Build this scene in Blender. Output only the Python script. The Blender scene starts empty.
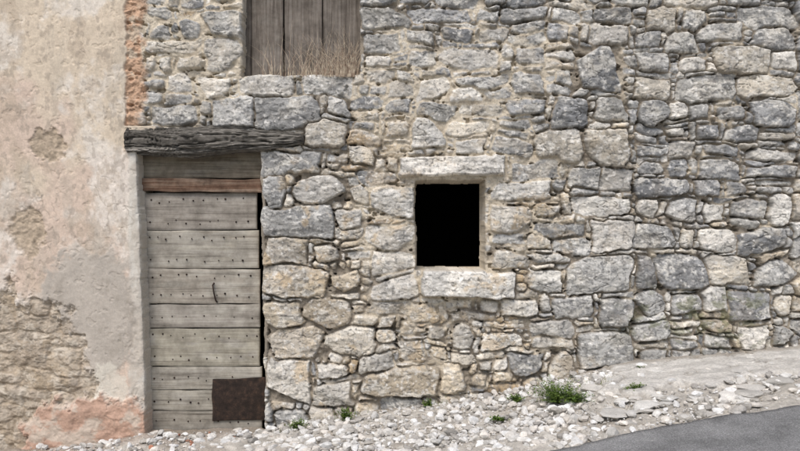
import bpy, math, random
import numpy as np
random.seed(5)
rng = np.random.default_rng(11)
TAB = rng.random((256, 256)).astype(np.float32)
PPM = 115.0; D = 6.5; F = PPM * D

# ------------------------------------------------------------------ noise
def vn(x, y, seed=0):
    x = x + seed * 17.37; y = y + seed * 41.93
    xf = np.floor(x); yf = np.floor(y)
    u = x - xf; v = y - yf
    xi = xf.astype(np.int64) & 255; yi = yf.astype(np.int64) & 255
    x1 = (xi + 1) & 255; y1 = (yi + 1) & 255
    u = u * u * (3 - 2 * u); v = v * v * (3 - 2 * v)
    a = TAB[yi, xi]; b = TAB[yi, x1]; c = TAB[y1, xi]; d = TAB[y1, x1]
    return ((a * (1 - u) + b * u) * (1 - v) + (c * (1 - u) + d * u) * v) * 2 - 1
def fbm(x, y, o=4, seed=0, g=0.5):
    t = 0; a = 1; n = 0
    for k in range(o):
        t = t + a * vn(x, y, seed + k * 3.1); n += a
        x, y = 2.03 * (x * 0.8 - y * 0.6), 2.03 * (x * 0.6 + y * 0.8); a *= g
    return t / n * 1.35
def sm(a, b, x):
    t = np.clip((x - a) / (b - a), 0, 1); return t * t * (3 - 2 * t)
def mix(A, B, t):
    return A * (1 - t[..., None]) + np.asarray(B) * t[..., None]

# ------------------------------------------------------------------ materials
def mat(name): 
    m = bpy.data.materials.new(name); m.use_nodes = True
    nt = m.node_tree; b = nt.nodes['Principled BSDF']
    b.inputs['Roughness'].default_value = 0.92
    b.inputs['Specular IOR Level'].default_value = 0.25
    return m, nt, b
def N(nt, t, **k):
    n = nt.nodes.new(t)
    for a, v in k.items():
        if a in n.inputs: n.inputs[a].default_value = v
        else: setattr(n, a, v)
    return n
def ramp(nt, src, stops):
    r = nt.nodes.new('ShaderNodeValToRGB'); e = r.color_ramp.elements
    while len(e) < len(stops): e.new(0.5)
    for i, (p, c) in enumerate(stops):
        e[i].position = p; e[i].color = (c[0], c[1], c[2], 1) if hasattr(c, '__len__') else (c, c, c, 1)
    nt.links.new(src, r.inputs[0]); return r
def mul(nt, a, b, fac=1.0, mode='MULTIPLY'):
    m = nt.nodes.new('ShaderNodeMix'); m.data_type = 'RGBA'; m.blend_type = mode
    m.inputs[0].default_value = fac
    nt.links.new(a, m.inputs[6]); nt.links.new(b, m.inputs[7]); return m.outputs[2]
def attr_material(name, fine=90, lo=0.78, hi=1.2, bump=0.5, dist=0.004, rough=0.95):
    m, nt, b = mat(name)
    tc = N(nt, 'ShaderNodeTexCoord')
    at = N(nt, 'ShaderNodeAttribute', attribute_name='Col')
    n1 = N(nt, 'ShaderNodeTexNoise', Scale=fine, Detail=8.0, Roughness=0.7)
    nt.links.new(tc.outputs['Object'], n1.inputs['Vector'])
    r = ramp(nt, n1.outputs[0], [(0.3, lo), (0.7, hi)])
    c = mul(nt, at.outputs['Color'], r.outputs[0])
    nt.links.new(c, b.inputs['Base Color'])
    n2 = N(nt, 'ShaderNodeTexNoise', Scale=fine * 0.5, Detail=10.0, Roughness=0.74)
    nt.links.new(tc.outputs['Object'], n2.inputs['Vector'])
    bp = N(nt, 'ShaderNodeBump', Strength=bump, Distance=dist)
    nt.links.new(n2.outputs[0], bp.inputs['Height']); nt.links.new(bp.outputs[0], b.inputs['Normal'])
    b.inputs['Roughness'].default_value = rough
    return m
def wood_material(name, cols, axis='X', dist=0.004, scale=1.0, blot=(.62, 1.18)):
    m, nt, b = mat(name)
    tc = N(nt, 'ShaderNodeTexCoord'); mp = N(nt, 'ShaderNodeMapping')
    s = {'X': (1.5, 30, 45), 'Z': (45, 30, 1.5)}[axis]
    mp.inputs['Scale'].default_value = tuple(q * scale for q in s)
    nt.links.new(tc.outputs['Object'], mp.inputs[0])
    n1 = N(nt, 'ShaderNodeTexNoise', Scale=1.0, Detail=9.0, Roughness=0.72, Distortion=0.4)
    nt.links.new(mp.outputs[0], n1.inputs['Vector'])
    r = ramp(nt, n1.outputs[0], [(0.3, cols[0]), (0.45, cols[1]), (0.7, cols[2])])
    n3 = N(nt, 'ShaderNodeTexNoise', Scale=6.5, Detail=8.0, Roughness=0.7)
    nt.links.new(tc.outputs['Object'], n3.inputs['Vector'])
    r3 = ramp(nt, n3.outputs[0], [(0.34, (blot[0], blot[0] * .97, blot[0] * .93)), (0.66, (blot[1], blot[1] * .99, blot[1] * .97))])
    c = mul(nt, r.outputs[0], r3.outputs[0])
    at = N(nt, 'ShaderNodeAttribute', attribute_name='Col')
    c = mul(nt, c, at.outputs['Color'])
    nt.links.new(c, b.inputs['Base Color'])
    bp = N(nt, 'ShaderNodeBump', Strength=0.8, Distance=dist)
    nt.links.new(n1.outputs[0], bp.inputs['Height']); nt.links.new(bp.outputs[0], b.inputs['Normal'])
    return m

# ------------------------------------------------------------------ mesh helpers
def mesh_np(name, V, Q, col=None, material=None, smooth=True, tri=False):
    k = 3 if tri else 4
    me = bpy.data.meshes.new(name)
    V = np.ascontiguousarray(V, dtype=np.float32); Q = np.ascontiguousarray(Q, dtype=np.int32)
    me.vertices.add(len(V)); me.vertices.foreach_set('co', V.ravel())
    me.loops.add(Q.size); me.loops.foreach_set('vertex_index', Q.ravel())
    me.polygons.add(len(Q))
    me.polygons.foreach_set('loop_start', np.arange(0, Q.size, k, dtype=np.int32))
    me.polygons.foreach_set('loop_total', np.full(len(Q), k, dtype=np.int32))
    me.update(calc_edges=True)
    me.polygons.foreach_set('use_smooth', np.full(len(Q), smooth))
    if col is not None:
        a = me.color_attributes.new('Col', 'FLOAT_COLOR', 'POINT')
        C = np.ones((len(V), 4), dtype=np.float32); C[:, :3] = np.clip(col, 0, 1)
        a.data.foreach_set('color', C.ravel())
    ob = bpy.data.objects.new(name, me); bpy.context.collection.objects.link(ob)
    if material: me.materials.append(material)
    return ob
def grid_faces(nr, nc, keep=None):
    r, c = np.meshgrid(np.arange(nr - 1), np.arange(nc - 1), indexing='ij')
    a = r * nc + c
    Q = np.stack([a, a + nc, a + nc + 1, a + 1], -1)
    if keep is not None: Q = Q[keep]
    return Q.reshape(-1, 4)
def board(name, x0, x1, z0, z1, y0, y1, material, tint=(1, 1, 1), parent=None, wob=0.002, seed=0, skew=0.0, step=0.012):
    nx = max(4, int((x1 - x0) / step)); nz = max(4, int((z1 - z0) / step))
    u = np.linspace(0, 1, nx); v = np.linspace(0, 1, nz)
    U, Vv = np.meshgrid(u, v)
    X = x0 + (x1 - x0) * U + vn(Vv * 3 + 9, U * 0, seed) * wob * (abs(U - .5) > .49)
    Z = z0 + (z1 - z0) * Vv
    Z = Z + vn(X * 5, X * 0 + 3, seed + 1) * wob * 1.5 * np.where(Vv < .02, 1, 0) + vn(X * 6, X * 0 + 8, seed + 2) * wob * 1.5 * np.where(Vv > .98, 1, 0)
    Z = Z + skew * (U - .5)
    ed = np.minimum(np.minimum(U * (x1 - x0), (1 - U) * (x1 - x0)), np.minimum(Vv, 1 - Vv) * (z1 - z0))
    Y = y0 + 0.004 * np.exp(-ed / 0.004) + vn(X * 4, Z * 12, seed + 5) * wob * 0.6
    P = np.stack([X, Y, Z], -1)
    tone = 1 - .35 * np.exp(-ed / .010) * (.6 + .6 * fbm(X * 9, Z * 9, 3, seed + 6)) + .12 * fbm(X * 5, Z * 20, 3, seed + 8)
    loop = [(0, j) for j in range(nx)] + [(i, nx - 1) for i in range(1, nz)] + [(nz - 1, j) for j in range(nx - 2, -1, -1)] + [(i, 0) for i in range(nz - 2, 0, -1)]
    bi = np.array([i * nx + j for i, j in loop]); back = P.reshape(-1, 3)[bi].copy(); back[:, 1] = y1
    n0 = nx * nz; L = len(bi)
    V = np.vstack([P.reshape(-1, 3), back])
    tn = np.concatenate([tone.ravel(), tone.ravel()[bi]])
    Q = grid_faces(nz, nx)[:, ::-1]
    k = np.arange(L); k2 = (k + 1) % L
    Q = np.vstack([Q, np.stack([bi[k], n0 + k, n0 + k2, bi[k2]], -1)])
    ob = mesh_np(name, V, Q, tn[:, None] * np.array(tint), material, smooth=False)
    if parent: ob.parent = parent
    return ob
def empty(name):
    e = bpy.data.objects.new(name, None); bpy.context.collection.objects.link(e); return e
def wx(px, y=0.0): return (px - 400) / F * (D + y)
def wz(py, y=0.0): return (225.5 - py) / F * (D + y)

# ------------------------------------------------------------------ stone layout (units: 1/115 m on the wall plane)
ST = """142 8 178 22|150 22 176 38|178 12 200 38 g|200 12 242 40 g|146 38 205 54 g|205 40 243 72 c|162 54 178 75|178 56 214 76 g|145 55 162 78|142 80 166 104|167 76 196 92|199 76 236 96 c|166 92 198 104
152 105 200 126 g|214 98 256 128 g|256 98 322 130 g|236 76 300 98 g|301 76 356 96 g|200 98 213 126|326 98 352 118 g
262 152 320 173 g|262 175 290 206 g|292 174 347 206 g|262 208 334 237 g|262 239 308 265 t|263 266 332 295 t|264 299 304 326 t|305 297 356 326 t|263 328 324 359 t|266 360 311 407 c|324 325 376 355 c|302 123 348 150 c|325 152 350 172 g|336 208 368 226|310 239 345 263|334 264 362 294
312 362 352 380 c|313 382 352 407 c|275 409 312 430 g|306 408 336 422 c|354 354 396 376 c|362 368 438 398 t|370 398 428 413 g|440 362 470 390 t|398 341 424 364 c|376 328 400 352 t|425 320 446 345 c|447 320 476 350 c|480 332 528 350 g|503 352 545 378 g|546 350 575 380 c|577 332 636 368 g|470 372 490 388 t|410 302 440 320|428 346 446 362|478 352 502 370 c|492 370 520 384|530 337 574 349 g
398 157 506 178 w|370 188 413 222 w|366 223 413 250 c|368 252 413 273 c|370 275 420 300 c|421 271 516 297 w|487 182 553 204 w|488 206 530 234 c|488 236 528 246 g|488 247 531 268 c|532 205 562 220|346 186 368 206
362 8 412 30 g|362 31 402 52 g|363 54 392 70 g|363 71 396 88 c|412 8 470 24 g|404 30 440 50 g|442 27 475 45 g|476 25 510 45 g|408 52 438 68 g|440 48 500 70 g|410 78 450 102 c|452 75 510 88 g|511 72 550 95 g|512 46 545 68 g|470 8 500 22 g|502 6 546 22 g|548 24 568 45 b|570 43 627 90 b|555 93 592 128 b|594 93 630 126 g|535 129 582 166 g|585 129 630 165 c|548 8 585 24 g|588 6 632 20 g|588 22 630 41 g|412 118 446 148 w|450 101 500 118 g|502 98 550 115 g|355 108 380 132|382 96 410 115|384 118 411 138|350 148 378 165|350 134 382 147|448 120 490 138|492 118 532 135 g|450 140 490 156 c|492 138 532 158 g|380 140 410 156|508 160 557 180 g|560 168 600 190 g|602 168 634 190 g|352 168 396 188 g
571 196 634 218 g|592 220 634 250 w|556 192 570 215|553 238 590 252 g|568 254 634 293 g|527 270 567 294 g|552 295 598 318 g|600 298 635 330 g|530 318 572 336 w|500 299 548 316 c|480 298 499 312|535 221 590 236|574 319 598 331
648 6 685 26 c|687 6 712 28 g|714 6 740 20 g|741 6 797 26 g|638 28 665 46 g|667 28 700 50 g|702 22 750 43 g|752 27 797 48 g|638 48 672 71 g|674 52 712 71 g|715 45 770 75 c|772 50 797 70|636 74 672 96 c|678 74 740 102 g|742 77 797 97 c|638 98 668 122 g|670 99 689 118|690 104 715 122 g|716 104 750 122 g|752 98 797 130 g|638 124 665 142 b|667 121 692 136 b|694 124 722 142 b|724 124 760 142|762 132 797 148|638 144 668 158 b|670 140 700 158|702 144 740 158 b|742 149 797 159|638 160 665 175 g|667 160 695 178|697 160 748 180 b|749 161 797 178|638 177 690 196 b|692 181 722 198 b|724 182 755 198 b|757 180 797 195
637 198 664 220 w|666 199 704 224 g|706 202 730 222 w|732 200 768 220|770 196 797 226 g|636 223 680 250 g|682 228 697 250 c|698 226 738 252 g|740 224 787 252 g|636 253 656 286|658 253 708 293 g|710 255 754 288 g|756 257 797 290 g|636 289 671 320 g|674 296 702 320 g|703 289 731 318 g|733 292 776 321 g|778 294 797 320|637 323 672 346 g|674 322 700 341 c|702 322 740 334|742 324 770 349 w|772 322 797 350|638 347 672 365|674 343 700 361 g|702 336 740 352"""
stones = []
for t in ST.replace('\n', '|').split('|'):
    p = t.split(); q = [float(v) for v in p[:4]]
    w_, h_ = q[2] - q[0], q[3] - q[1]
    if q[0] != 398 and q[1] != 271 and w_ * h_ < 1500:
        j = .13 if w_ * h_ < 900 else .07
        q[1] += random.uniform(-.04, j) * h_; q[3] -= random.uniform(-.06, j) * h_
        q[0] += random.uniform(-.05, j) * w_; q[2] -= random.uniform(-.05, j) * w_
    c = p[4] if len(p) > 4 else ''
    if 250 < w_ * h_ < 700 and random.random() < .2:      # some blocks are really two thinner stones
        r_ = random.uniform(.35, .65); ym = q[1] + (q[3] - q[1]) * r_
        stones.append([q[0], q[1], q[2], ym, c, True]); stones.append([q[0], ym, q[0] + (q[2] - q[0]) * random.uniform(.6, 1), q[3], '', True])
    else: stones.append(q + [c, True])

GX0, GX1, GY0, GY1 = -80, 900, -80, 485
free = np.ones((GY1 - GY0, GX1 - GX0), bool)
def fillr(x0, y0, x1, y1):
    free[max(0, int(y0 - GY0)):max(0, int(y1 - GY0)), max(0, int(x0 - GX0)):max(0, int(x1 - GX0))] = False
for s in stones: fillr(*s[:4])
fillr(415, 181, 485, 270); fillr(243, -30, 361, 74); fillr(142, 150, 262, 485)
H, W = free.shape
tries = 0
while tries < 60:
    pts = np.argwhere(free)
    if len(pts) < free.size * 0.015: break
    tries += 1
    for k in rng.integers(0, len(pts), 60):
        y, x = pts[k]
        if not free[y, x]: continue
        px, py = x + GX0, y + GY0
        inside = 126 < px < 798 and 2 < py < 440
        if inside:
            mw, mh = random.uniform(7, 46), random.uniform(4, 18)
        else:
            mw, mh = random.uniform(22, 62), random.uniform(12, 30)
        if tries > 20: mw *= .5; mh *= .6
        x0 = x1 = x; y0 = y1 = y; ok = [1, 1, 1, 1]
        while any(ok):
            if ok[0]:
                if x0 > 0 and x1 - x0 < mw and free[y0:y1 + 1, x0 - 1].mean() > .85: x0 -= 1
                else: ok[0] = 0
            if ok[1]:
                if x1 < W - 1 and x1 - x0 < mw and free[y0:y1 + 1, x1 + 1].mean() > .85: x1 += 1
                else: ok[1] = 0
            if ok[2]:
                if y0 > 0 and y1 - y0 < mh and free[y0 - 1, x0:x1 + 1].mean() > .85: y0 -= 1
                else: ok[2] = 0
            if ok[3]:
                if y1 < H - 1 and y1 - y0 < mh and free[y1 + 1, x0:x1 + 1].mean() > .85: y1 += 1
                else: ok[3] = 0
        w, h = x1 - x0 + 1, y1 - y0 + 1
        if w < 4 or h < 3:
            if w * h < 12: free[y0:y1 + 1, x0:x1 + 1] = False
            continue
        free[y0:y1 + 1, x0:x1 + 1] = False
        stones.append([x0 + GX0, y0 + GY0, x1 + 1 + GX0, y1 + 1 + GY0, '', False])
n = len(stones); print('stones', n)

# ------------------------------------------------------------------ height field of the facade
S = 0.6
xs = np.arange(GX0 + 6, GX1 - 6, S); ys = np.arange(GY0 + 6, GY1 - 2, S)
PX, PY = np.meshgrid(xs, ys)
WX = PX + 3.0 * fbm(PX / 30, PY / 30, 2, 1) + .9 * fbm(PX / 7, PY / 7, 4, 4, .65)
WY = PY + 3.4 * fbm(PX / 34, PY / 30, 2, 7) + .9 * fbm(PX / 7, PY / 7, 4, 9, .65)
d1 = np.full(PX.shape, 99.0); d2 = np.full(PX.shape, 99.0); ID = np.zeros(PX.shape, int)
def warmth(x, y):
    w = 0.36 + 0.55 * math.exp(-(((x - 370) / 150) ** 2 + ((y - 310) / 120) ** 2)) + .5 * math.exp(-(((x - 470) / 120) ** 2 + ((y - 210) / 95) ** 2))
    if x > 600 and y < 260: w -= 0.14
    if y < 100 and x > 350: w -= .14
    return w
PAL = {'g': [(.37, .365, .35), (.44, .435, .415), (.33, .328, .318), (.47, .462, .435), (.40, .39, .36)], 'b': [(.275, .28, .285), (.34, .343, .345), (.25, .255, .26)],
       'c': [(.61, .56, .475), (.57, .52, .435), (.65, .61, .54)], 't': [(.54, .465, .355), (.58, .505, .39), (.52, .45, .35)],
       'w': [(.68, .655, .60), (.64, .61, .555)], 'o': [(.50, .39, .26), (.46, .36, .25)]}
scol = np.zeros((n, 3)); sbase = np.zeros(n); scx = np.zeros(n); scy = np.zeros(n); srad = np.zeros(n); keepm = np.zeros(n)
pl = np.zeros((n, 5, 3)); sw = np.zeros(n)
for i, (x0, y0, x1, y1, c, hand) in enumerate(stones):
    cx, cy, hw, hh = (x0 + x1) / 2, (y0 + y1) / 2, (x1 - x0) / 2, (y1 - y0) / 2
    if c == '':
        w = warmth(cx, cy); r = random.random()
        c = random.choice('cctttto' if r < w * .6 else 'cctw') if r < w else random.choice('gggbbw')
    elif c == 'g' and random.random() < .35: c = random.choice('cwb')
    b = np.array(random.choice(PAL[c])); scol[i] = b * random.uniform(.74, 1.2)
    scx[i], scy[i] = cx, cy
    m = min(hw, hh)
    sbase[i] = random.uniform(-.018, .018) + (.008 if m > 12 else -.004)
    if m < 5: sbase[i] -= random.uniform(0, .02)
    srad[i] = min(random.uniform(.9, 2.6), m * .6); sw[i] = c in 'gb'
    keepm[i] = 1.0 if hand else .0
    spec = (y0 == 157 and x0 == 398) or (x0 == 421 and y0 == 271)
    if spec: keepm[i] = 2.4; srad[i] = 2.0; sbase[i] = .045 if y0 == 157 else .095
    for k in range(5):
        a = random.uniform(0, 2 * math.pi); g = random.uniform(.04, .34)
        if k == 0: g *= .5
        if spec: g *= .25
        pl[i, k] = (g * math.cos(a), g * math.sin(a), random.uniform(.05, .75) * g * m / PPM * 1.4)
    tr = random.uniform(-.06, .06) if hand else random.uniform(-.22, .22)
    if spec: tr = 0
    mar = 9
    ia = max(0, int((x0 - mar - xs[0]) / S)); ib = min(len(xs), int((x1 + mar - xs[0]) / S))
    ja = max(0, int((y0 - mar - ys[0]) / S)); jb = min(len(ys), int((y1 + mar - ys[0]) / S))
    if ib <= ia or jb <= ja: continue
    X = (PX if spec else WX)[ja:jb, ia:ib] - cx; Y = (PY + .4 * (WY - PY) if spec else WY)[ja:jb, ia:ib] - cy
    d = np.full(X.shape, -99.0)
    for a0, r in ((0, hw), (math.pi, hw), (math.pi / 2, hh), (-math.pi / 2, hh)):
        a = a0 + (random.uniform(-.3, .3) * (1 if r == hw else .45) + tr) * (0 if spec else 1)
        d = np.maximum(d, X * math.cos(a) + Y * math.sin(a) - r * (1 - random.uniform(0, .05)))
    for q in ((1, 1), (1, -1), (-1, 1), (-1, -1)):
        cut = random.choice([.0, .05, .12, .3, .55, .8]) * m
        if spec: cut = .12 * m
        a = math.atan2(q[1], q[0]) + random.uniform(-.55, .55) * (0 if spec else 1)
        r = abs(math.cos(a)) * hw + abs(math.sin(a)) * hh - cut
        d = np.maximum(d, X * math.cos(a) + Y * math.sin(a) - r)
    if spec: d -= 1.5
    D1 = d1[ja:jb, ia:ib]; D2 = d2[ja:jb, ia:ib]; I = ID[ja:jb, ia:ib]
    nearer = d < D1
    D2[...] = np.where(nearer, D1, np.minimum(D2, d)); D1[...] = np.where(nearer, d, D1); I[...] = np.where(nearer, i, I)

# mortar strength
M = .78 * np.exp(-(((PX - 460) / 115) ** 4 + ((PY - 180) / 125) ** 4)) + .7 * np.exp(-(((PX - 190) / 65) ** 4 + ((PY - 55) / 75) ** 4)) + .45 * sm(640, 560, PX) * sm(120, 60, PY) \
    + .3 * np.exp(-(((PX - 400) / 170) ** 4 + ((PY - 350) / 70) ** 4)) + .24 * sm(600, 640, PX)
M = np.clip(M + .42 * fbm(PX / 36, PY / 30, 4, 21), 0, 1)
M *= 1 - .5 * np.exp(-(((PX - 300) / 60) ** 4 + ((PY - 270) / 120) ** 4))
kp = np.clip(keepm[ID], 0, 3)
jw = .35 + .7 * M + .6 * vn(PX / 9, PY / 9, 31)
g = 3.2 - 1.4 * M
e = np.minimum((d2 - d1) / 2, g - d1) - jw
rad = srad[ID]
tt = np.clip(e / rad, 0, 1)
prof = 1 - (1 - tt) ** 1.6
lx = (PX - scx[ID]) / PPM; ly = (PY - scy[ID]) / PPM
hs = np.full(PX.shape, 1.0)
P_ = pl[ID]
for k in range(5):
    hs = np.minimum(hs, P_[..., k, 0] * lx + P_[..., k, 1] * ly + P_[..., k, 2])
hs = np.maximum(hs, -.05); del P_
off = ID * 3.7
rough = fbm(PX / 18 + off, PY / 18, 3, 41) * .006 + fbm(PX / 5 + off, PY / 4, 4, 44, .62) * .0048
rough += -.007 * sm(.35, .5, np.abs(fbm(PX / 10 + off, PY / 7, 3, 47)))     # chips
ridge = 1 - np.abs(fbm(PX / 22 + off, PY / 12, 4, 49, .6))
rough += ridge * .009
ck = sm(.04, 0, np.abs(fbm(PX / 30 + off * 1.3, PY / 11, 3, 57))) * sm(.0, .35, fbm(PX / 22 + off, PY / 22, 2, 58))
hst = .022 + sbase[ID] + hs + rough + .003 * np.clip(e / 12, 0, 1) - .012 * ck
hgap_dry = -.030 - .03 * fbm(PX / 16, PY / 16, 3, 51) + .010 * fbm(PX / 3, PY / 3, 2, 52)
hgap_mor = -.002 + .014 * fbm(PX / 14, PY / 14, 3, 53) + .007 * fbm(PX / 3, PY / 3, 3, 54)
m2 = sm(.28, .7, M + .25 * fbm(PX / 9, PY / 9, 3, 55))
holes = sm(.46, .58, fbm(PX / 8, PY / 5, 3, 56)) * (1 - .3 * m2)
hgap = hgap_dry * (1 - m2) + hgap_mor * m2 - .06 * holes
fl = .28 * m2 * np.clip(1.0 - .8 * kp, 0, 1)
hst = hst * (1 - fl) + fl * hgap_mor
h = hgap * (1 - prof) + np.maximum(hst, hgap) * prof
h -= .03 * sm(632, 638, PX + 2 * vn(PX * 0, PY / 20, 60))
h += .02 * fbm(PX / 160, PY / 160, 2, 61)

# colours
C = scol[ID].copy()
m1 = fbm(PX / 20 + off, PY / 16, 4, 71)
C *= (1 + .28 * m1)[..., None]
grey = sw[ID]
C = mix(C, (.72, .69, .62), sm(.1, .40, fbm(PX / 17 + off * .3, PY / 12, 5, 75, .68)) * (.58))
C = mix(C, (.42, .415, .40), sm(-.05, .35, fbm(PX / 26, PY / 22, 5, 79, .6)) * .45)
C = mix(C, (.175, .177, .178), sm(.16, .40, fbm(PX / 10, PY / 8, 5, 83, .72)) * (.24 + .42 * grey))
C = mix(C, (.54, .41, .25), sm(.2, .55, fbm(PX / 22, PY / 20, 5, 87, .6)) * .5 * (sm(640, 500, PX) * sm(100, 220, PY) + .15))
C = mix(C, (.11, .11, .108), sm(.38, .56, fbm(PX / 2.8, PY / 2.6, 3, 91)) * .55)
C = mix(C, (.80, .78, .73), sm(.38, .58, fbm(PX / 3.6, PY / 3, 3, 93)) * .55)
C = mix(C, (.13, .12, .11), ck * .55)
C *= (.88 + .23 * sm(.55, .95, ridge))[..., None]
mort = np.array([.58, .515, .41]) * (1 + .27 * fbm(PX / 6, PY / 6, 5, 95, .65))[..., None]
mort = mix(mort, (.38, .32, .24), sm(.2, .5, fbm(PX / 12, PY / 8, 4, 96)) * .5)
dirt = np.array([.27, .235, .19]) * (1 + .3 * fbm(PX / 10, PY / 10, 3, 97))[..., None]
gc = dirt * (1 - m2[..., None]) + mort * m2[..., None]
smear = m2 * sm(.0, .4, fbm(PX / 11, PY / 8, 5, 99, .65) + .3 * (1 - prof)) * np.clip(.62 - .28 * kp, 0, 1)
C = C * (1 - smear[..., None]) + mort * smear[..., None]
pc = sm(.1, .5, prof)
C = gc * (1 - pc[..., None]) + C * pc[..., None]
moss = np.exp(-(((PX - 705) / 80) ** 4 + ((PY - 318) / 32) ** 4)) * sm(.14, .4, fbm(PX / 12, PY / 9, 5, 101, .65))
C = mix(C, (.15, .16, .075), moss * .6)

# orange crumbling mortar band beside the plaster edge
band = sm(122, 126, PX + 3 * fbm(PX / 10, PY / 10, 3, 111)) * sm(150, 138, PX + 9 * fbm(PX / 9, PY / 9, 4, 113)) * sm(129, 124, PY)
bc = np.array([.50, .34, .235]) * (1 + .4 * fbm(PX / 5, PY / 5, 4, 115, .65))[..., None]
bc = mix(bc, (.55, .47, .37), sm(.05, .4, fbm(PX / 9, PY / 9, 4, 117)) * .75)
C = C * (1 - band[..., None]) + bc * band[..., None]
h = h * (1 - band) + band * (.5 * h + .006 + .02 * fbm(PX / 6, PY / 6, 4, 119, .65))

# ---- plaster (left house)
edge = np.where(PY < 126, 126.0, 158.0) + 2.5 * fbm(PX / 8, PY / 8, 3, 121)
isP = sm(1.2, -1.2, PX - edge)
wob = fbm(PX / 14, PY / 14, 4, 123)
def blob(cx, cy, rx, ry, k=.35, sd=0, pw=2):
    return sm(1.1, .9, ((np.abs(PX - cx) / rx) ** pw + (np.abs(PY - cy) / ry) ** pw) ** (1 / pw) + k * fbm(PX / 16, PY / 16, 5, 130 + sd, .6))
er = np.maximum.reduce([blob(22, 385, 48, 92, .35, 1, 3) * sm(86, 70, PX), blob(60, 375, 34, 45, .4, 2) * .9])
worn = np.maximum.reduce([blob(48, 146, 19, 16, .45, 3), blob(29, 232, 18, 24, .35, 4)])
cem = blob(93, 318, 44, 68, .28, 5, 3.2)
base = blob(90, 430, 66, 32, .35, 6, 2.5)
whi = blob(108, 385, 22, 20, .5, 7)
jamb = sm(128, 133, PX + 2 * wob) * sm(126, 140, PY)
pc0 = np.array([.66, .565, .445]) * np.ones(C.shape)
pc0 = mix(pc0, (.635, .51, .42), sm(-.2, .3, fbm(PX / 60, PY / 60, 4, 141) + (PY - 140) / 300) * .9)
pc0 = mix(pc0, (.75, .70, .63), sm(-.05, .42, fbm(PX / 40, PY / 45, 5, 143, .65) + .75 * np.exp(-(((PX - 108) / 30) ** 2 + ((PY - 190) / 75) ** 2))) * .75)
pc0 = mix(pc0, (.45, .37, .285), sm(.1, .42, fbm(PX / 24, PY / 40, 6, 145, .72)) * .5)
pc0 = mix(pc0, (.40, .36, .30), sm(.18, .45, fbm(PX / 14, PY / 60, 5, 146, .6)) * .3)
pc0 *= (1 + .15 * fbm(PX / 4, PY / 4, 4, 147, .7))[..., None]
pc0 = mix(pc0, (.33, .28, .23), sm(.34, .54, fbm(PX / 5, PY / 8, 4, 149)) * .45)
ph = .028 + .009 * fbm(PX / 50, PY / 50, 3, 151) + .0026 * fbm(PX / 7, PY / 7, 4, 153, .65)
pit = sm(.45, .6, fbm(PX / 6, PY / 6, 3, 154)); ph -= .004 * pit
pc0 = mix(pc0, (.44, .36, .27), worn * .9); pc0 *= (1 + .3 * worn * fbm(PX / 4, PY / 4, 3, 157))[..., None]
ph -= worn * (.014 - .008 * fbm(PX / 4, PY / 4, 3, 155))
pc0 = mix(pc0, (.52, .49, .43), jamb * .75); pc0 = mix(pc0, (.7, .68, .62), jamb * sm(0, .4, fbm(PX / 12, PY / 25, 4, 159)) * .6)
ph += .007 * jamb * wob
cc = np.array([.47, .425, .37]) * (1 + .18 * fbm(PX / 20, PY / 20, 5, 161, .65))[..., None]
cc = mix(cc, (.36, .32, .27), sm(.12, .45, fbm(PX / 12, PY / 20, 5, 162, .65)) * .5)
pc0 = pc0 * (1 - cem[..., None]) + cc * cem[..., None]; ph += cem * .005 * (1 + .6 * wob)
pc0 = mix(pc0, (.70, .66, .57), whi * .7)
ec = np.array([.41, .335, .25]) * (1 + .4 * fbm(PX / 7, PY / 7, 5, 163, .65))[..., None] * .75 + .22 * C
ec = mix(ec, (.62, .56, .47), sm(.05, .42, fbm(PX / 11, PY / 8, 5, 165, .65)) * .6)
ec = mix(ec, (.20, .16, .115), sm(.16, .45, fbm(PX / 9, PY / 7, 4, 166, .65)) * .5)
eh = .0 + .25 * np.maximum(h, -.03) + .024 * fbm(PX / 12, PY / 9, 5, 167, .62)
er = er * (1 - base)
pc0 = pc0 * (1 - er[..., None]) + ec * er[..., None]; ph = ph * (1 - er) + np.minimum(eh, .024) * er
bb = np.array([.49, .33, .25]) * (1 + .22 * fbm(PX / 12, PY / 12, 5, 169, .65))[..., None]
bb = mix(bb, (.56, .49, .41), sm(.0, .4, fbm(PX / 20, PY / 14, 5, 171, .6)) * .8)
pc0 = pc0 * (1 - base[..., None]) + bb * base[..., None]; ph += base * (.03 + .016 * fbm(PX / 12, PY / 10, 4, 173))
cr = sm(.03, .0, np.abs(fbm(PX / 70, PY / 70, 5, 175, .6))) * sm(.15, .4, fbm(PX / 60, PY / 60, 2, 177)) * (1 - cem)
pc0 = mix(pc0, (.25, .21, .17), cr * .4); ph -= cr * .002
C = C * (1 - isP[..., None]) + pc0 * isP[..., None]
h = h * (1 - isP) + ph * isP

# ---- openings
wv = 1.3 * vn(PX / 13, PY / 13, 181) + .6 * vn(PX / 4, PY / 4, 183)
door = np.maximum.reduce([137 + (PY - 150) * .036 - PX + .5 * wv, PX - (260 + (PY - 150) * .02) + wv, 146 - PY])
win = np.maximum.reduce([414.5 - PX + .9 * wv, PX - 485.5 + .6 * wv, 179.5 - PY + .6 * wv, PY - 270.5 + .5 * wv])
upo = np.maximum.reduce([242.5 - PX + wv, PX - 360.5 + wv, -34 - PY, PY - 75.5 + .8 * wv])
O = np.minimum.reduce([door, win, upo])
gy, gx = np.gradient(O, S)
gl = np.maximum(np.hypot(gx, gy), .5)
near = np.abs(O) < .75 * S
VX = PX - np.where(near, O * gx / gl ** 2, 0); VY = PY - np.where(near, O * gy / gl ** 2, 0)
h = np.where(O < 3, np.maximum(h, -.02), h)
h -= .010 * np.exp(-np.maximum(O, 0) / 1.2)
h = np.where(O < -.1 - .3 * S, -.05, h); h = np.where(O < -1.3 * S, -.33, h)
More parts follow.
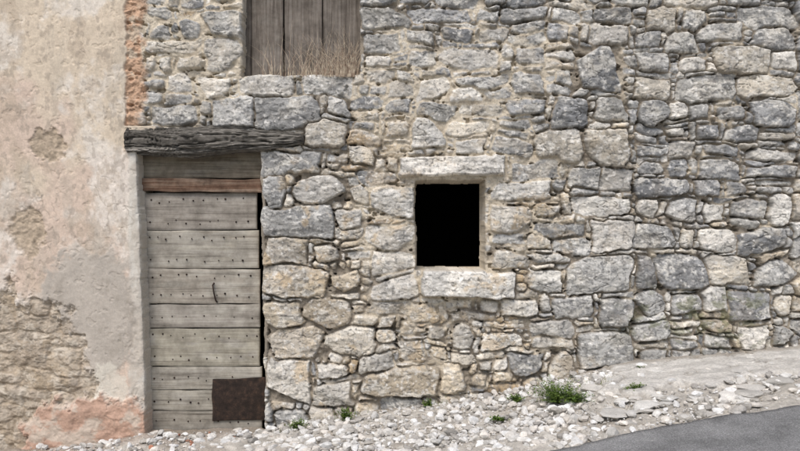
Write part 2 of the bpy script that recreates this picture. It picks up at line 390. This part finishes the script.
C = mix(C, (.50, .44, .35), sm(.5, -.5, O) * .6)
keepv = O > -3.2 * S
keep = keepv[:-1, :-1] | keepv[1:, :-1] | keepv[:-1, 1:] | keepv[1:, 1:]
VXm = (VX - 400) / PPM; VZm = (225.5 - VY) / PPM; VYm = -h
m_st = attr_material('weathered_limestone', 80, .72, 1.26, .8, .008)
m_pl = attr_material('old_lime_plaster', 70, .85, 1.11, .5, .0035)
cs = int((142 - xs[0]) / S)
def part(name, a, b, m):
    V = np.stack([VXm[:, a:b], VYm[:, a:b], VZm[:, a:b]], -1)
    q = grid_faces(V.shape[0], V.shape[1], keep[:, a:b - 1])
    V = V.reshape(-1, 3); Cc = C[:, a:b].reshape(-1, 3)
    used = np.zeros(len(V), bool); used[q.ravel()] = True
    idx = np.cumsum(used) - 1
    return mesh_np(name, V[used], idx[q], Cc[used], m)
part('plastered_wall', 0, cs + 1, m_pl)
part('stone_wall', cs, len(xs), m_st)

# rooms behind the openings, their lack of light put into a near-black colour
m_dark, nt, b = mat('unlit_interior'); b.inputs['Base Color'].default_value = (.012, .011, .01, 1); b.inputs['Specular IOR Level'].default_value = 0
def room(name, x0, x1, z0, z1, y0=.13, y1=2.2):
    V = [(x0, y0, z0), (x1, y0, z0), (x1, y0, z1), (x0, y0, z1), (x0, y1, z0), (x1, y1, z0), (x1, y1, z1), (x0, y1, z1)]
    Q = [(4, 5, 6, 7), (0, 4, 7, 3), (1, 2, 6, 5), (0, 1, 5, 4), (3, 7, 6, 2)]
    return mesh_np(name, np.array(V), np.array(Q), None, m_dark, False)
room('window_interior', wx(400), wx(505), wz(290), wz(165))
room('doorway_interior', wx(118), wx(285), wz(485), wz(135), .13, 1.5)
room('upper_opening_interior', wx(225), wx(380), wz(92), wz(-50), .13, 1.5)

# ------------------------------------------------------------------ door
m_door = wood_material('grey_weathered_planks', [(.16, .145, .125), (.36, .34, .30), (.48, .46, .415)], 'X', .005, .8, (.6, 1.17))
m_rust, nt, b = mat('rusty_iron')
tc = N(nt, 'ShaderNodeTexCoord'); nn = N(nt, 'ShaderNodeTexNoise', Scale=18.0, Detail=9.0, Roughness=.75)
nt.links.new(tc.outputs['Object'], nn.inputs['Vector'])
r = ramp(nt, nn.outputs[0], [(.32, (.014, .011, .010)), (.52, (.036, .025, .020)), (.74, (.10, .06, .04))])
nt.links.new(r.outputs[0], b.inputs['Base Color'])
bp = N(nt, 'ShaderNodeBump', Strength=.6, Distance=.004); nt.links.new(nn.outputs[0], bp.inputs['Height']); nt.links.new(bp.outputs[0], b.inputs['Normal'])
yd = .15
dr = empty('wooden_door')
cuts = [192.5, 230, 268.5, 304, 328, 366.5, 390, 411, 432]
for i in range(len(cuts) - 1):
    a, b_ = cuts[i], cuts[i + 1]; mid = (a + b_) / 2
    xl = wx(140.5 + (mid - 190) * .036, yd); xr = wx(256.5 + (mid - 190) * .024 + random.uniform(-.8, .8), yd)
    t = random.uniform(.88, 1.1)
    board('plank_%d' % (i + 1), xl, xr, wz(b_ - .45, yd), wz(a + .45, yd), yd + random.uniform(-.005, .005), yd + .04, m_door, (t, t * random.uniform(.97, 1), t * random.uniform(.93, 1)), dr, .003, i * 7, random.uniform(-.008, .008))
def dome(cx, cz, y, r):
    V = [(cx, y - r * .7, cz)]; T = []
    for k in range(8):
        a = k * math.pi / 4; V.append((cx + r * .7 * math.cos(a), y - r * .5, cz + r * .7 * math.sin(a)))
    for k in range(8):
        a = k * math.pi / 4; V.append((cx + r * math.cos(a), y + .004, cz + r * math.sin(a)))
    for k in range(8):
        k2 = (k + 1) % 8
        T += [(0, 1 + k, 1 + k2), (1 + k, 9 + k, 9 + k2), (1 + k, 9 + k2, 1 + k2)]
    return V, T
NV = []; NT = []
for i in range(len(cuts) - 1):
    a, b_ = cuts[i], cuts[i + 1]
    rows = [a + 8, b_ - 8] if b_ - a > 30 else [(a + b_) / 2]
    for ry in rows:
        x = 150 + random.uniform(-2, 2)
        while x < 254:
            V, T = dome(wx(x + (ry - 190) * .03, yd), wz(ry + random.uniform(-2.6, 2.6), yd), yd - .006, random.uniform(.0055, .010))
            o = len(NV); NV += V; NT += [tuple(q + o for q in t) for t in T]
            x += random.choice([8, 10, 12, 14, 18])
ob = mesh_np('nails', np.array(NV), np.array(NT), None, m_rust, True, True); ob.parent = dr
board('iron_plate', wx(213, yd), wx(266, yd), wz(420, yd), wz(378, yd), yd - .026, yd - .009, m_rust, parent=dr, wob=.007, seed=3, skew=.018)
def tube(name, pts, rad, material, parent=None):
    cu = bpy.data.curves.new(name, 'CURVE'); cu.dimensions = '3D'; cu.bevel_depth = rad; cu.bevel_resolution = 2
    sp = cu.splines.new('POLY'); sp.points.add(len(pts) - 1)
    for q, p_ in zip(sp.points, pts): q.co = (*p_, 1)
    o = bpy.data.objects.new(name, cu); bpy.context.collection.objects.link(o); cu.materials.append(material)
    if parent: o.parent = parent
    return o
tube('handle', [(wx(214, yd), yd, wz(283, yd)), (wx(213.5, yd), yd - .03, wz(285, yd)), (wx(215, yd), yd - .035, wz(293, yd)), (wx(216.5, yd), yd - .03, wz(300, yd)), (wx(217, yd), yd, wz(302, yd))], .007, m_rust, dr)
m_red = wood_material('red_brown_old_paint_timber', [(.05, .03, .022), (.16, .095, .065), (.40, .32, .25)], 'X', .006, .6, (.45, 1.3))
board('head_rail', wx(138, .11), wx(262, .11), wz(192, .11), wz(178.5, .11), .11, .16, m_red, (1, 1, 1), dr, .006, 91, -.01)
m_old = wood_material('old_grey_brown_timber', [(.08, .07, .055), (.22, .195, .16), (.34, .31, .26)], 'X', .004)
board('transom_board', wx(136, .145), wx(264, .145), wz(178, .145), wz(145, .145), .145, .18, m_old, (1, .97, .92), dr, .002, 95)
m_oldz = wood_material('old_grey_vertical_boards', [(.06, .052, .046), (.19, .17, .15), (.31, .29, .265)], 'Z', .005)
board('frame_stile', wx(136.5, .13), wx(143.2, .13), wz(440, .13), wz(178, .13), .135, .2, m_oldz, (1.4, 1.35, 1.25), dr, .002, 97, 0)

# ------------------------------------------------------------------ log lintel
m_log = wood_material('silver_grey_beam', [(.03, .026, .023), (.15, .14, .125), (.38, .36, .33)], 'X', .018, .8, (.5, 1.2))
nu, nv = 420, 160
U, Vv = np.meshgrid(np.linspace(0, 1, nu), np.linspace(0, 2 * np.pi, nv, endpoint=False))
xc = wx(126.5) + (wx(304) - wx(126.5)) * U
topz = wz(126.5 + 3 * U + 1.5 * np.sin(U * 7 + 1)); botz = wz(154.5 - 5 * U ** 1.5 + 2.5 * np.sin(U * 5))
endt = np.sqrt(np.clip(1 - ((U - .82) / .18).clip(0, 1) ** 2.2 * .75, 0, 1)) * np.sqrt(np.clip(1 - (1 - (U / .015).clip(0, 1)) ** 2 * .5, 0, 1))
zc = (topz + botz) / 2; hz = (topz - botz) / 2 * endt
ct, sn = np.cos(Vv), np.sin(Vv)
sq = lambda t: np.sign(t) * np.abs(t) ** .6
Vp = Vv + .25 * vn(U * 4, U * 0, 199)
gro = fbm(U * 7 + 3, Vp * 6, 5, 201, .6); crk = np.maximum(sm(.12, 0, np.abs(fbm(U * 2.0, Vp * 3.6, 4, 205))), sm(.10, 0, np.abs(fbm(U * 3, Vp * 8, 3, 208))) * .7)
rr = 1 + .15 * gro - .25 * crk
LY = .07 - sq(ct) * .135 * rr; LZ = zc + .012 * fbm(U * 4, U * 0, 2, 207) + sq(sn) * hz * rr
V = np.stack([xc + 0 * Vv, LY, LZ], -1).reshape(-1, 3)
r_, c_ = np.meshgrid(np.arange(nv), np.arange(nu - 1), indexing='ij')
a = r_ * nu + c_; b2 = ((r_ + 1) % nv) * nu + c_
Q = np.stack([a, b2, b2 + 1, a + 1], -1).reshape(-1, 4)
cap = len(V); V = np.vstack([V, [[xc[0, 0], .07, zc[0, 0]], [xc[0, -1], .07, zc[0, -1]]]])
k = np.arange(nv); k2 = (k + 1) % nv
tc_ = ((1 - .55 * crk) * (1 + .35 * gro)).reshape(-1); tcol = np.append(tc_, [1, 1])[:, None] * np.ones(3)
lint = mesh_np('wooden_lintel', V, Q, tcol, m_log)
capm = mesh_np('beam_end', V, np.vstack([np.stack([k2 * nu, k * nu, np.full(nv, cap)], -1), np.stack([k * nu + nu - 1, k2 * nu + nu - 1, np.full(nv, cap + 1)], -1)]), tcol, m_log, False, True)
capm.parent = lint

# ------------------------------------------------------------------ boarded upper opening
ub = empty('boarded_opening')
yb = .12
for i, (a, b_) in enumerate([(236, 251), (251.6, 283), (284.5, 322), (322.8, 366)]):
    t = [.7, 1.0, .9, .8][i]
    board('board_%d' % (i + 1), wx(a, yb), wx(b_, yb), wz(80, yb), wz(-40, yb), yb + [.02, .0, .006, .0][i] - (.02 if i == 0 else 0), yb + .05, m_oldz, (t, t * .98, t * .97), ub, .003, 50 + i)

# ------------------------------------------------------------------ terrain
bx = np.array([-40, -14, -4.5, -2.6, -2.17, -1.2, -.43, .26, .87, 1.57, 2.09, 3.43, 14, 40.])
bz = np.array([-3.2, -3.2, -2.06, -1.87, -1.80, -1.775, -1.63, -1.56, -1.45, -1.27, -1.215, -1.09, .35, .35])
def road_z(X): return -1.57 + .139 * np.clip(X, -14, 14)
def gz(X, Y):
    t = sm(-1.5, -.05, Y)
    return road_z(X) * (1 - t) + np.interp(X, bx, bz) * t
def redge(X): return -1.545 - .36 * sm(2.4, -.1, X) + .025 * vn(X * 2, X * 0, 301) + .022 * vn(X * 9, X * 0, 303) + .01 * vn(X * 30, X * 0, 304)
gxs = np.arange(-5.5, 6.5, .014); gys = np.arange(-2.3, .12, .014)
GX, GY = np.meshgrid(gxs, gys[::-1])
slab = sm(1.55, 1.75, GX + .35 * fbm(GX * 3, GY * 3, 4, 305)) * sm(-.85, -.78, GY + .28 * fbm(GX * 3, GY * 3, 4, 307))
z = gz(GX, GY) + (.018 * fbm(GX * 3, GY * 3, 3, 309) + .018 * fbm(GX * 14, GY * 14, 5, 311, .6)) * (1 - .5 * slab) + .035 * slab
scr = sm(.06, 0, np.abs(fbm(GX * 2.6, GY * 2.6, 4, 318))) * slab
z -= .02 * scr
z -= .05 * sm(redge(GX) - .0, redge(GX) - .05, GY)
gc = np.array([.50, .47, .42]) * (1 + .35 * fbm(GX * 8, GY * 8, 5, 313, .7))[..., None]
gc = mix(gc, (.34, .30, .25), sm(0, .5, fbm(GX * 3, GY * 5, 4, 315)) * .6)
sc_ = np.array([.59, .57, .53]) * (1 + .35 * fbm(GX * 7, GY * 12, 5, 317, .7))[..., None]
gc = gc * (1 - slab[..., None] * .9) + sc_ * slab[..., None] * .9
gc = mix(gc, (.25, .22, .18), scr * .7)
gc = mix(gc, (.25, .15, .10), sm(-1.2, -1.6, GX) * sm(-.5, -.05, GY) * .35)
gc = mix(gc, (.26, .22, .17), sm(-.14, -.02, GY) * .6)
m_gr = attr_material('dusty_limestone_soil', 60, .68, 1.3, .9, .014)
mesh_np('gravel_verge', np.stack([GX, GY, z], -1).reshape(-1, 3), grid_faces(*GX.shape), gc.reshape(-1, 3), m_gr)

m_as, nt, b = mat('worn_asphalt')
tc = N(nt, 'ShaderNodeTexCoord')
n1 = N(nt, 'ShaderNodeTexNoise', Scale=110.0, Detail=6.0, Roughness=.8); n2 = N(nt, 'ShaderNodeTexNoise', Scale=3.2, Detail=9.0, Roughness=.7)
for q in (n1, n2): nt.links.new(tc.outputs['Object'], q.inputs['Vector'])
r1 = ramp(nt, n1.outputs[0], [(.34, (.11, .112, .115)), (.5, (.24, .242, .243)), (.66, (.47, .47, .46))]); r2 = ramp(nt, n2.outputs[0], [(.3, .65), (.7, 1.3)])
nt.links.new(mul(nt, r1.outputs[0], r2.outputs[0]), b.inputs['Base Color'])
bp = N(nt, 'ShaderNodeBump', Strength=.8, Distance=.01); nt.links.new(n1.outputs[0], bp.inputs['Height']); nt.links.new(bp.outputs[0], b.inputs['Normal'])
rx = np.concatenate([np.linspace(-60, -6, 10), np.arange(-5.5, 7, .02), np.linspace(8, 60, 10)])
tv = np.concatenate([[-.02, 0], np.linspace(.01, 1, 60)])
RX, TV = np.meshgrid(rx, tv[::1]); ed_ = redge(RX)
RY = ed_ + (-7.2 - ed_) * np.clip(TV, 0, 1)
RZ = gz(RX, RY) + .012 + .006 * fbm(RX * 3, RY * 3, 3, 321); RZ[0] -= .06
mesh_np('asphalt_road', np.stack([RX, RY, RZ], -1).reshape(-1, 3), grid_faces(*RX.shape), None, m_as)
bxs = np.concatenate([np.linspace(-300, -20, 12), np.linspace(-16, 16, 40), np.linspace(20, 300, 12)]); bys = np.concatenate([np.linspace(300, 10, 10), np.linspace(6, -10, 20), np.linspace(-14, -300, 10)])
BX, BY = np.meshgrid(bxs, bys)
m_bg, nt, b = mat('dry_earth'); tc = N(nt, 'ShaderNodeTexCoord'); nn = N(nt, 'ShaderNodeTexNoise', Scale=1.5, Detail=8.0)
nt.links.new(tc.outputs['Object'], nn.inputs['Vector']); r = ramp(nt, nn.outputs[0], [(.3, (.2, .17, .12)), (.7, (.36, .33, .27))]); nt.links.new(r.outputs[0], b.inputs['Base Color'])
mesh_np('ground', np.stack([BX, BY, road_z(BX) - .16 + 0 * BY], -1).reshape(-1, 3), grid_faces(*BX.shape), None, m_bg)

# ------------------------------------------------------------------ rubble
import bmesh
bm = bmesh.new(); bmesh.ops.create_icosphere(bm, subdivisions=2, radius=1)
bm.verts.ensure_lookup_table(); IV = np.array([v.co[:] for v in bm.verts]); IT = np.array([[v.index for v in f.verts] for f in bm.faces]); bm.free()
temps = []
for t in range(24):
    P = IV.copy(); rmin = np.full(len(P), 1.0)
    for k in range(9):
        nrm = rng.normal(size=3); nrm /= np.linalg.norm(nrm); dd = rng.uniform(.36, .8)
        dt = P @ nrm; rmin = np.where(dt > 1e-3, np.minimum(rmin, dd / np.maximum(dt, 1e-3)), rmin)
    temps.append(P * rmin[:, None])
def scatter(name, cnt, smin, smax, dens, material, pal, pw=2.0, flat=(.35, .75)):
    VV = []; TT = []; CC = []; o = 0; made = 0
    while made < cnt:
        X = random.uniform(-3.2, 5); Y = random.uniform(-2.1, -.01)
        if random.random() > dens(X, Y): continue
        s = smin + (smax - smin) * random.random() ** pw
        P = temps[random.randrange(24)] * (np.array([1, random.uniform(.6, .95), random.uniform(*flat)]) * s)
        a = random.uniform(0, 6.28); ti = random.uniform(-.4, .4) * (flat[1] / .75)
        R1 = np.array([[1, 0, 0], [0, math.cos(ti), -math.sin(ti)], [0, math.sin(ti), math.cos(ti)]])
        R2 = np.array([[math.cos(a), -math.sin(a), 0], [math.sin(a), math.cos(a), 0], [0, 0, 1]])
        P = P @ R1.T @ R2.T
        zz = float(gz(np.array(X), np.array(Y)))
        P += (X, min(Y, -s * .6 - .01), zz + s * random.uniform(.05, .38) * (flat[1] / .75))
        VV.append(P); TT.append(IT + o); o += len(P)
        c = np.array(random.choice(pal)) * random.uniform(.78, 1.1)
        CC.append(np.tile(c, (len(P), 1)) * (1 + .10 * rng.normal(size=(len(P), 1)))); made += 1
    return mesh_np(name, np.vstack(VV), np.vstack(TT), np.vstack(CC), material, False, True)
def dens1(X, Y):
    if Y < float(redge(np.array(X))) + .04: return .006
    v = 1.0 if -1.2 < X < 1.9 else (.3 if X <= -1.2 else .28)
    if X > 1.9: v = .85 if Y < -.72 else .22
    if X < -1.2 and Y > -.45: v = .45
    c = .5 + .9 * float(vn(np.array(X * 2.2), np.array(Y * 2.6), 331))
    return v * max(.3, min(1, c + .35))
m_rb = attr_material('white_limestone_rubble', 90, .76, 1.18, .6, .005)
WP = [(.74, .73, .70), (.69, .675, .64), (.76, .755, .735), (.60, .58, .54), (.48, .455, .41), (.70, .66, .60), (.40, .38, .35)]
scatter('rubble', 4300, .012, .064, dens1, m_rb, WP, 2.4)
scatter('gravel', 9500, .004, .014, lambda X, Y: dens1(X, Y) + .15 if Y > float(redge(np.array(X))) - .04 else .02, m_rb, WP + [(.4, .36, .3)], 1.5)
scatter('stone_flag_fragments', 90, .05, .17, lambda X, Y: 1.0 if (1.5 < X < 4.5 and -1.25 < Y < -.1) else 0, m_rb, [(.62, .60, .56), (.66, .645, .605), (.54, .52, .48)], 1.6, (.14, .24))
scatter('broken_tile', 16, .012, .035, lambda X, Y: 1.0 if (-2.1 < X < -1.0 and -.5 < Y < 0) else 0, m_rb, [(.42, .2, .13), (.36, .2, .14)], 1.0)

# ------------------------------------------------------------------ plants
def leaf_mat(name, a, c):
    m, nt, b = mat(name); tc = N(nt, 'ShaderNodeTexCoord'); nn = N(nt, 'ShaderNodeTexNoise', Scale=30.0, Detail=3.0)
    nt.links.new(tc.outputs['Object'], nn.inputs['Vector']); r = ramp(nt, nn.outputs[0], [(.35, a), (.65, c)])
    nt.links.new(r.outputs[0], b.inputs['Base Color']); b.inputs['Roughness'].default_value = .65
    return m
m_lf = leaf_mat('weed_green', (.05, .10, .02), (.17, .24, .05)); m_dg = leaf_mat('dry_grass_straw', (.26, .18, .13), (.56, .48, .36)); m_gg = leaf_mat('grass_green', (.09, .13, .03), (.2, .24, .08))
def weed(name, px, Y, R, hgt, nst):
    X = wx(px, Y); Z0 = float(gz(np.array(X), np.array(Y))) 
    V = []; Q = []
    for s in range(nst):
        a = random.uniform(0, 6.28); el = random.uniform(.12, 1.25)
        L = random.uniform(.5, 1.15)
        dx, dy = math.cos(a) * math.cos(el) * R, math.sin(a) * math.cos(el) * R * .8; dz = math.sin(el) * hgt
        for k in range(11):
            t = (k + 1) / 11 * L
            bx_, by_, bz_ = X + dx * t, Y + dy * t, Z0 + dz * t * (1.25 - .35 * t) + .012
            la = random.uniform(0, 6.28); ll = random.uniform(.010, .028) * (1.25 - .5 * t); up = random.uniform(-.2, .8)
            d_ = np.array([math.cos(la), math.sin(la), up]); d_ /= np.linalg.norm(d_)
            sd = np.cross(d_, [random.uniform(-.4, .4), random.uniform(-.4, .4), 1]); sd /= np.linalg.norm(sd)
            p0 = np.array([bx_, by_, bz_]); o = len(V)
            V += [p0, p0 + d_ * ll * .5 + sd * ll * .28, p0 + d_ * ll, p0 + d_ * ll * .5 - sd * ll * .28]; Q.append((o, o + 1, o + 2, o + 3))
        o = len(V); w = .0012
        V += [np.array([X, Y, Z0]), np.array([X + w, Y, Z0]), np.array([X + dx * L + w, Y + dy * L, Z0 + dz * L]), np.array([X + dx * L, Y + dy * L, Z0 + dz * L])]; Q.append((o, o + 1, o + 2, o + 3))
    mesh_np(name, np.array(V), np.array(Q), None, m_lf, False)
weed('green_weed', 558, -.72, .27, .22, 200)
weed('green_weed', 574, -.78, .17, .10, 80)
weed('green_weed', 516, -.45, .10, .07, 42)
weed('green_weed', 345, -.22, .09, .11, 50)
weed('green_weed', 297, -.25, .10, .10, 50)
weed('green_weed', 428, -.08, .06, .08, 28)
weed('green_weed', 636, -.75, .13, .06, 46)
weed('green_weed', 498, -.9, .08, .04, 26)
weed('green_weed', 640, -.25, .05, .05, 20)
def grass(name, pts, hmin, hmax, material, lean=.5, w=.0022):
    V = []; Q = []
    for (x, y, z0) in pts:
        hh = hmin + (hmax - hmin) * random.random() ** 1.4; a = random.uniform(0, 6.28); le = random.uniform(.05, lean) * hh
        for k in range(5):
            t = k / 4; X = x + math.cos(a) * le * t * t; Y = y + math.sin(a) * le * t * t * .6; Z = z0 + hh * t * (1 - .18 * t * (le / hh) * 2)
            ww = w * (1 - .8 * t); V += [(X - ww, Y, Z), (X + ww, Y, Z)]
        o = len(V) - 10
        for k in range(4): Q.append((o + 2 * k, o + 2 * k + 1, o + 2 * k + 3, o + 2 * k + 2))
    mesh_np(name, np.array(V), np.array(Q), None, material, False)
pts = []
for k in range(420):
    px = 358 - abs(random.gauss(0, 26)) if random.random() < .8 else random.uniform(262, 358)
    if px < 250: continue
    pts.append((wx(px), random.uniform(-.02, .085), wz(77)))
grass('dry_grass', pts, .05, .52, m_dg, .9, .0023)
pts = []
for (px, Y, nn_) in [(556, -.6, 60), (436, -.05, 20), (350, -.15, 25), (600, -.5, 15), (295, -.2, 20)]:
    X = wx(px, Y)
    for k in range(nn_):
        a, b_ = X + random.gauss(0, .07), Y + random.gauss(0, .05); pts.append((a, min(b_, -.02), float(gz(np.array(a), np.array(b_)))))
grass('grass_tuft', pts, .03, .13, m_gg, .9, .002)

# ------------------------------------------------------------------ coarse continuation of the facade outside the detailed part
m_ext, nt, b = mat('rubble_masonry_extension')
tc = N(nt, 'ShaderNodeTexCoord'); mp = N(nt, 'ShaderNodeMapping'); mp.inputs['Scale'].default_value = (3.2, 3.2, 5.5)
nt.links.new(tc.outputs['Object'], mp.inputs[0])
vo = N(nt, 'ShaderNodeTexVoronoi', Scale=1.0); vo.feature = 'DISTANCE_TO_EDGE'; vc = N(nt, 'ShaderNodeTexVoronoi', Scale=1.0)
for q in (vo, vc): nt.links.new(mp.outputs[0], q.inputs['Vector'])
r = ramp(nt, vo.outputs['Distance'], [(.0, (.12, .1, .08)), (.07, (.38, .37, .35))]); r2 = ramp(nt, vc.outputs['Color'], [(.1, .75), (.9, 1.3)])
nt.links.new(mul(nt, r.outputs[0], r2.outputs[0]), b.inputs['Base Color'])
bp = N(nt, 'ShaderNodeBump', Strength=.8, Distance=.04); nt.links.new(vo.outputs['Distance'], bp.inputs['Height']); nt.links.new(bp.outputs[0], b.inputs['Normal'])
def slabw(name, x0, x1, z0, z1):
    V = np.array([(x0, .05, z0), (x1, .05, z0), (x1, .05, z1), (x0, .05, z1)]); return mesh_np(name, V, np.array([(0, 1, 2, 3)]), None, m_ext, False)
X0 = (xs[0] - 400) / PPM + .01; X1 = (xs[-1] - 400) / PPM - .01; Z1 = (225.5 - ys[0]) / PPM - .01
e1 = slabw('stone_wall_extension', X1, 12, -3, 5); e2 = slabw('upper', X0, X1, Z1, 5); e3 = slabw('side', -12, X0, -4, 5)
e2.parent = e1; e3.parent = e1

# ------------------------------------------------------------------ light + camera
w = bpy.data.worlds.new('World'); bpy.context.scene.world = w; w.use_nodes = True
nt = w.node_tree; sk = nt.nodes.new('ShaderNodeTexSky'); sk.sky_type = 'NISHITA'; sk.sun_disc = False
az, el = 200, 54
sk.sun_elevation = math.radians(el); sk.sun_rotation = math.radians(az); sk.air_density = 1.0; sk.dust_density = 3.0; sk.ozone_density = .8
nt.links.new(sk.outputs[0], nt.nodes['Background'].inputs[0]); nt.nodes['Background'].inputs[1].default_value = .148
sl = bpy.data.lights.new('sun', 'SUN'); sl.energy = 2.0; sl.angle = math.radians(28); sl.color = (1, .96, .91)
so = bpy.data.objects.new('sun', sl); bpy.context.collection.objects.link(so)
from mathutils import Vector
dv = Vector((math.sin(math.radians(az)) * math.cos(math.radians(el)), math.cos(math.radians(az)) * math.cos(math.radians(el)), math.sin(math.radians(el))))
so.rotation_euler = dv.to_track_quat('Z', 'Y').to_euler()
cam = bpy.data.cameras.new('camera'); co = bpy.data.objects.new('camera', cam); bpy.context.collection.objects.link(co)
co.location = (0, -D, 0); co.rotation_euler = (math.radians(90), 0, 0)
cam.sensor_width = 36; cam.lens = 36 * F / 800; cam.clip_end = 1000
bpy.context.scene.camera = co
sc = bpy.context.scene; sc.view_settings.view_transform = 'Standard'; sc.view_settings.look = 'None'; sc.view_settings.exposure = 0
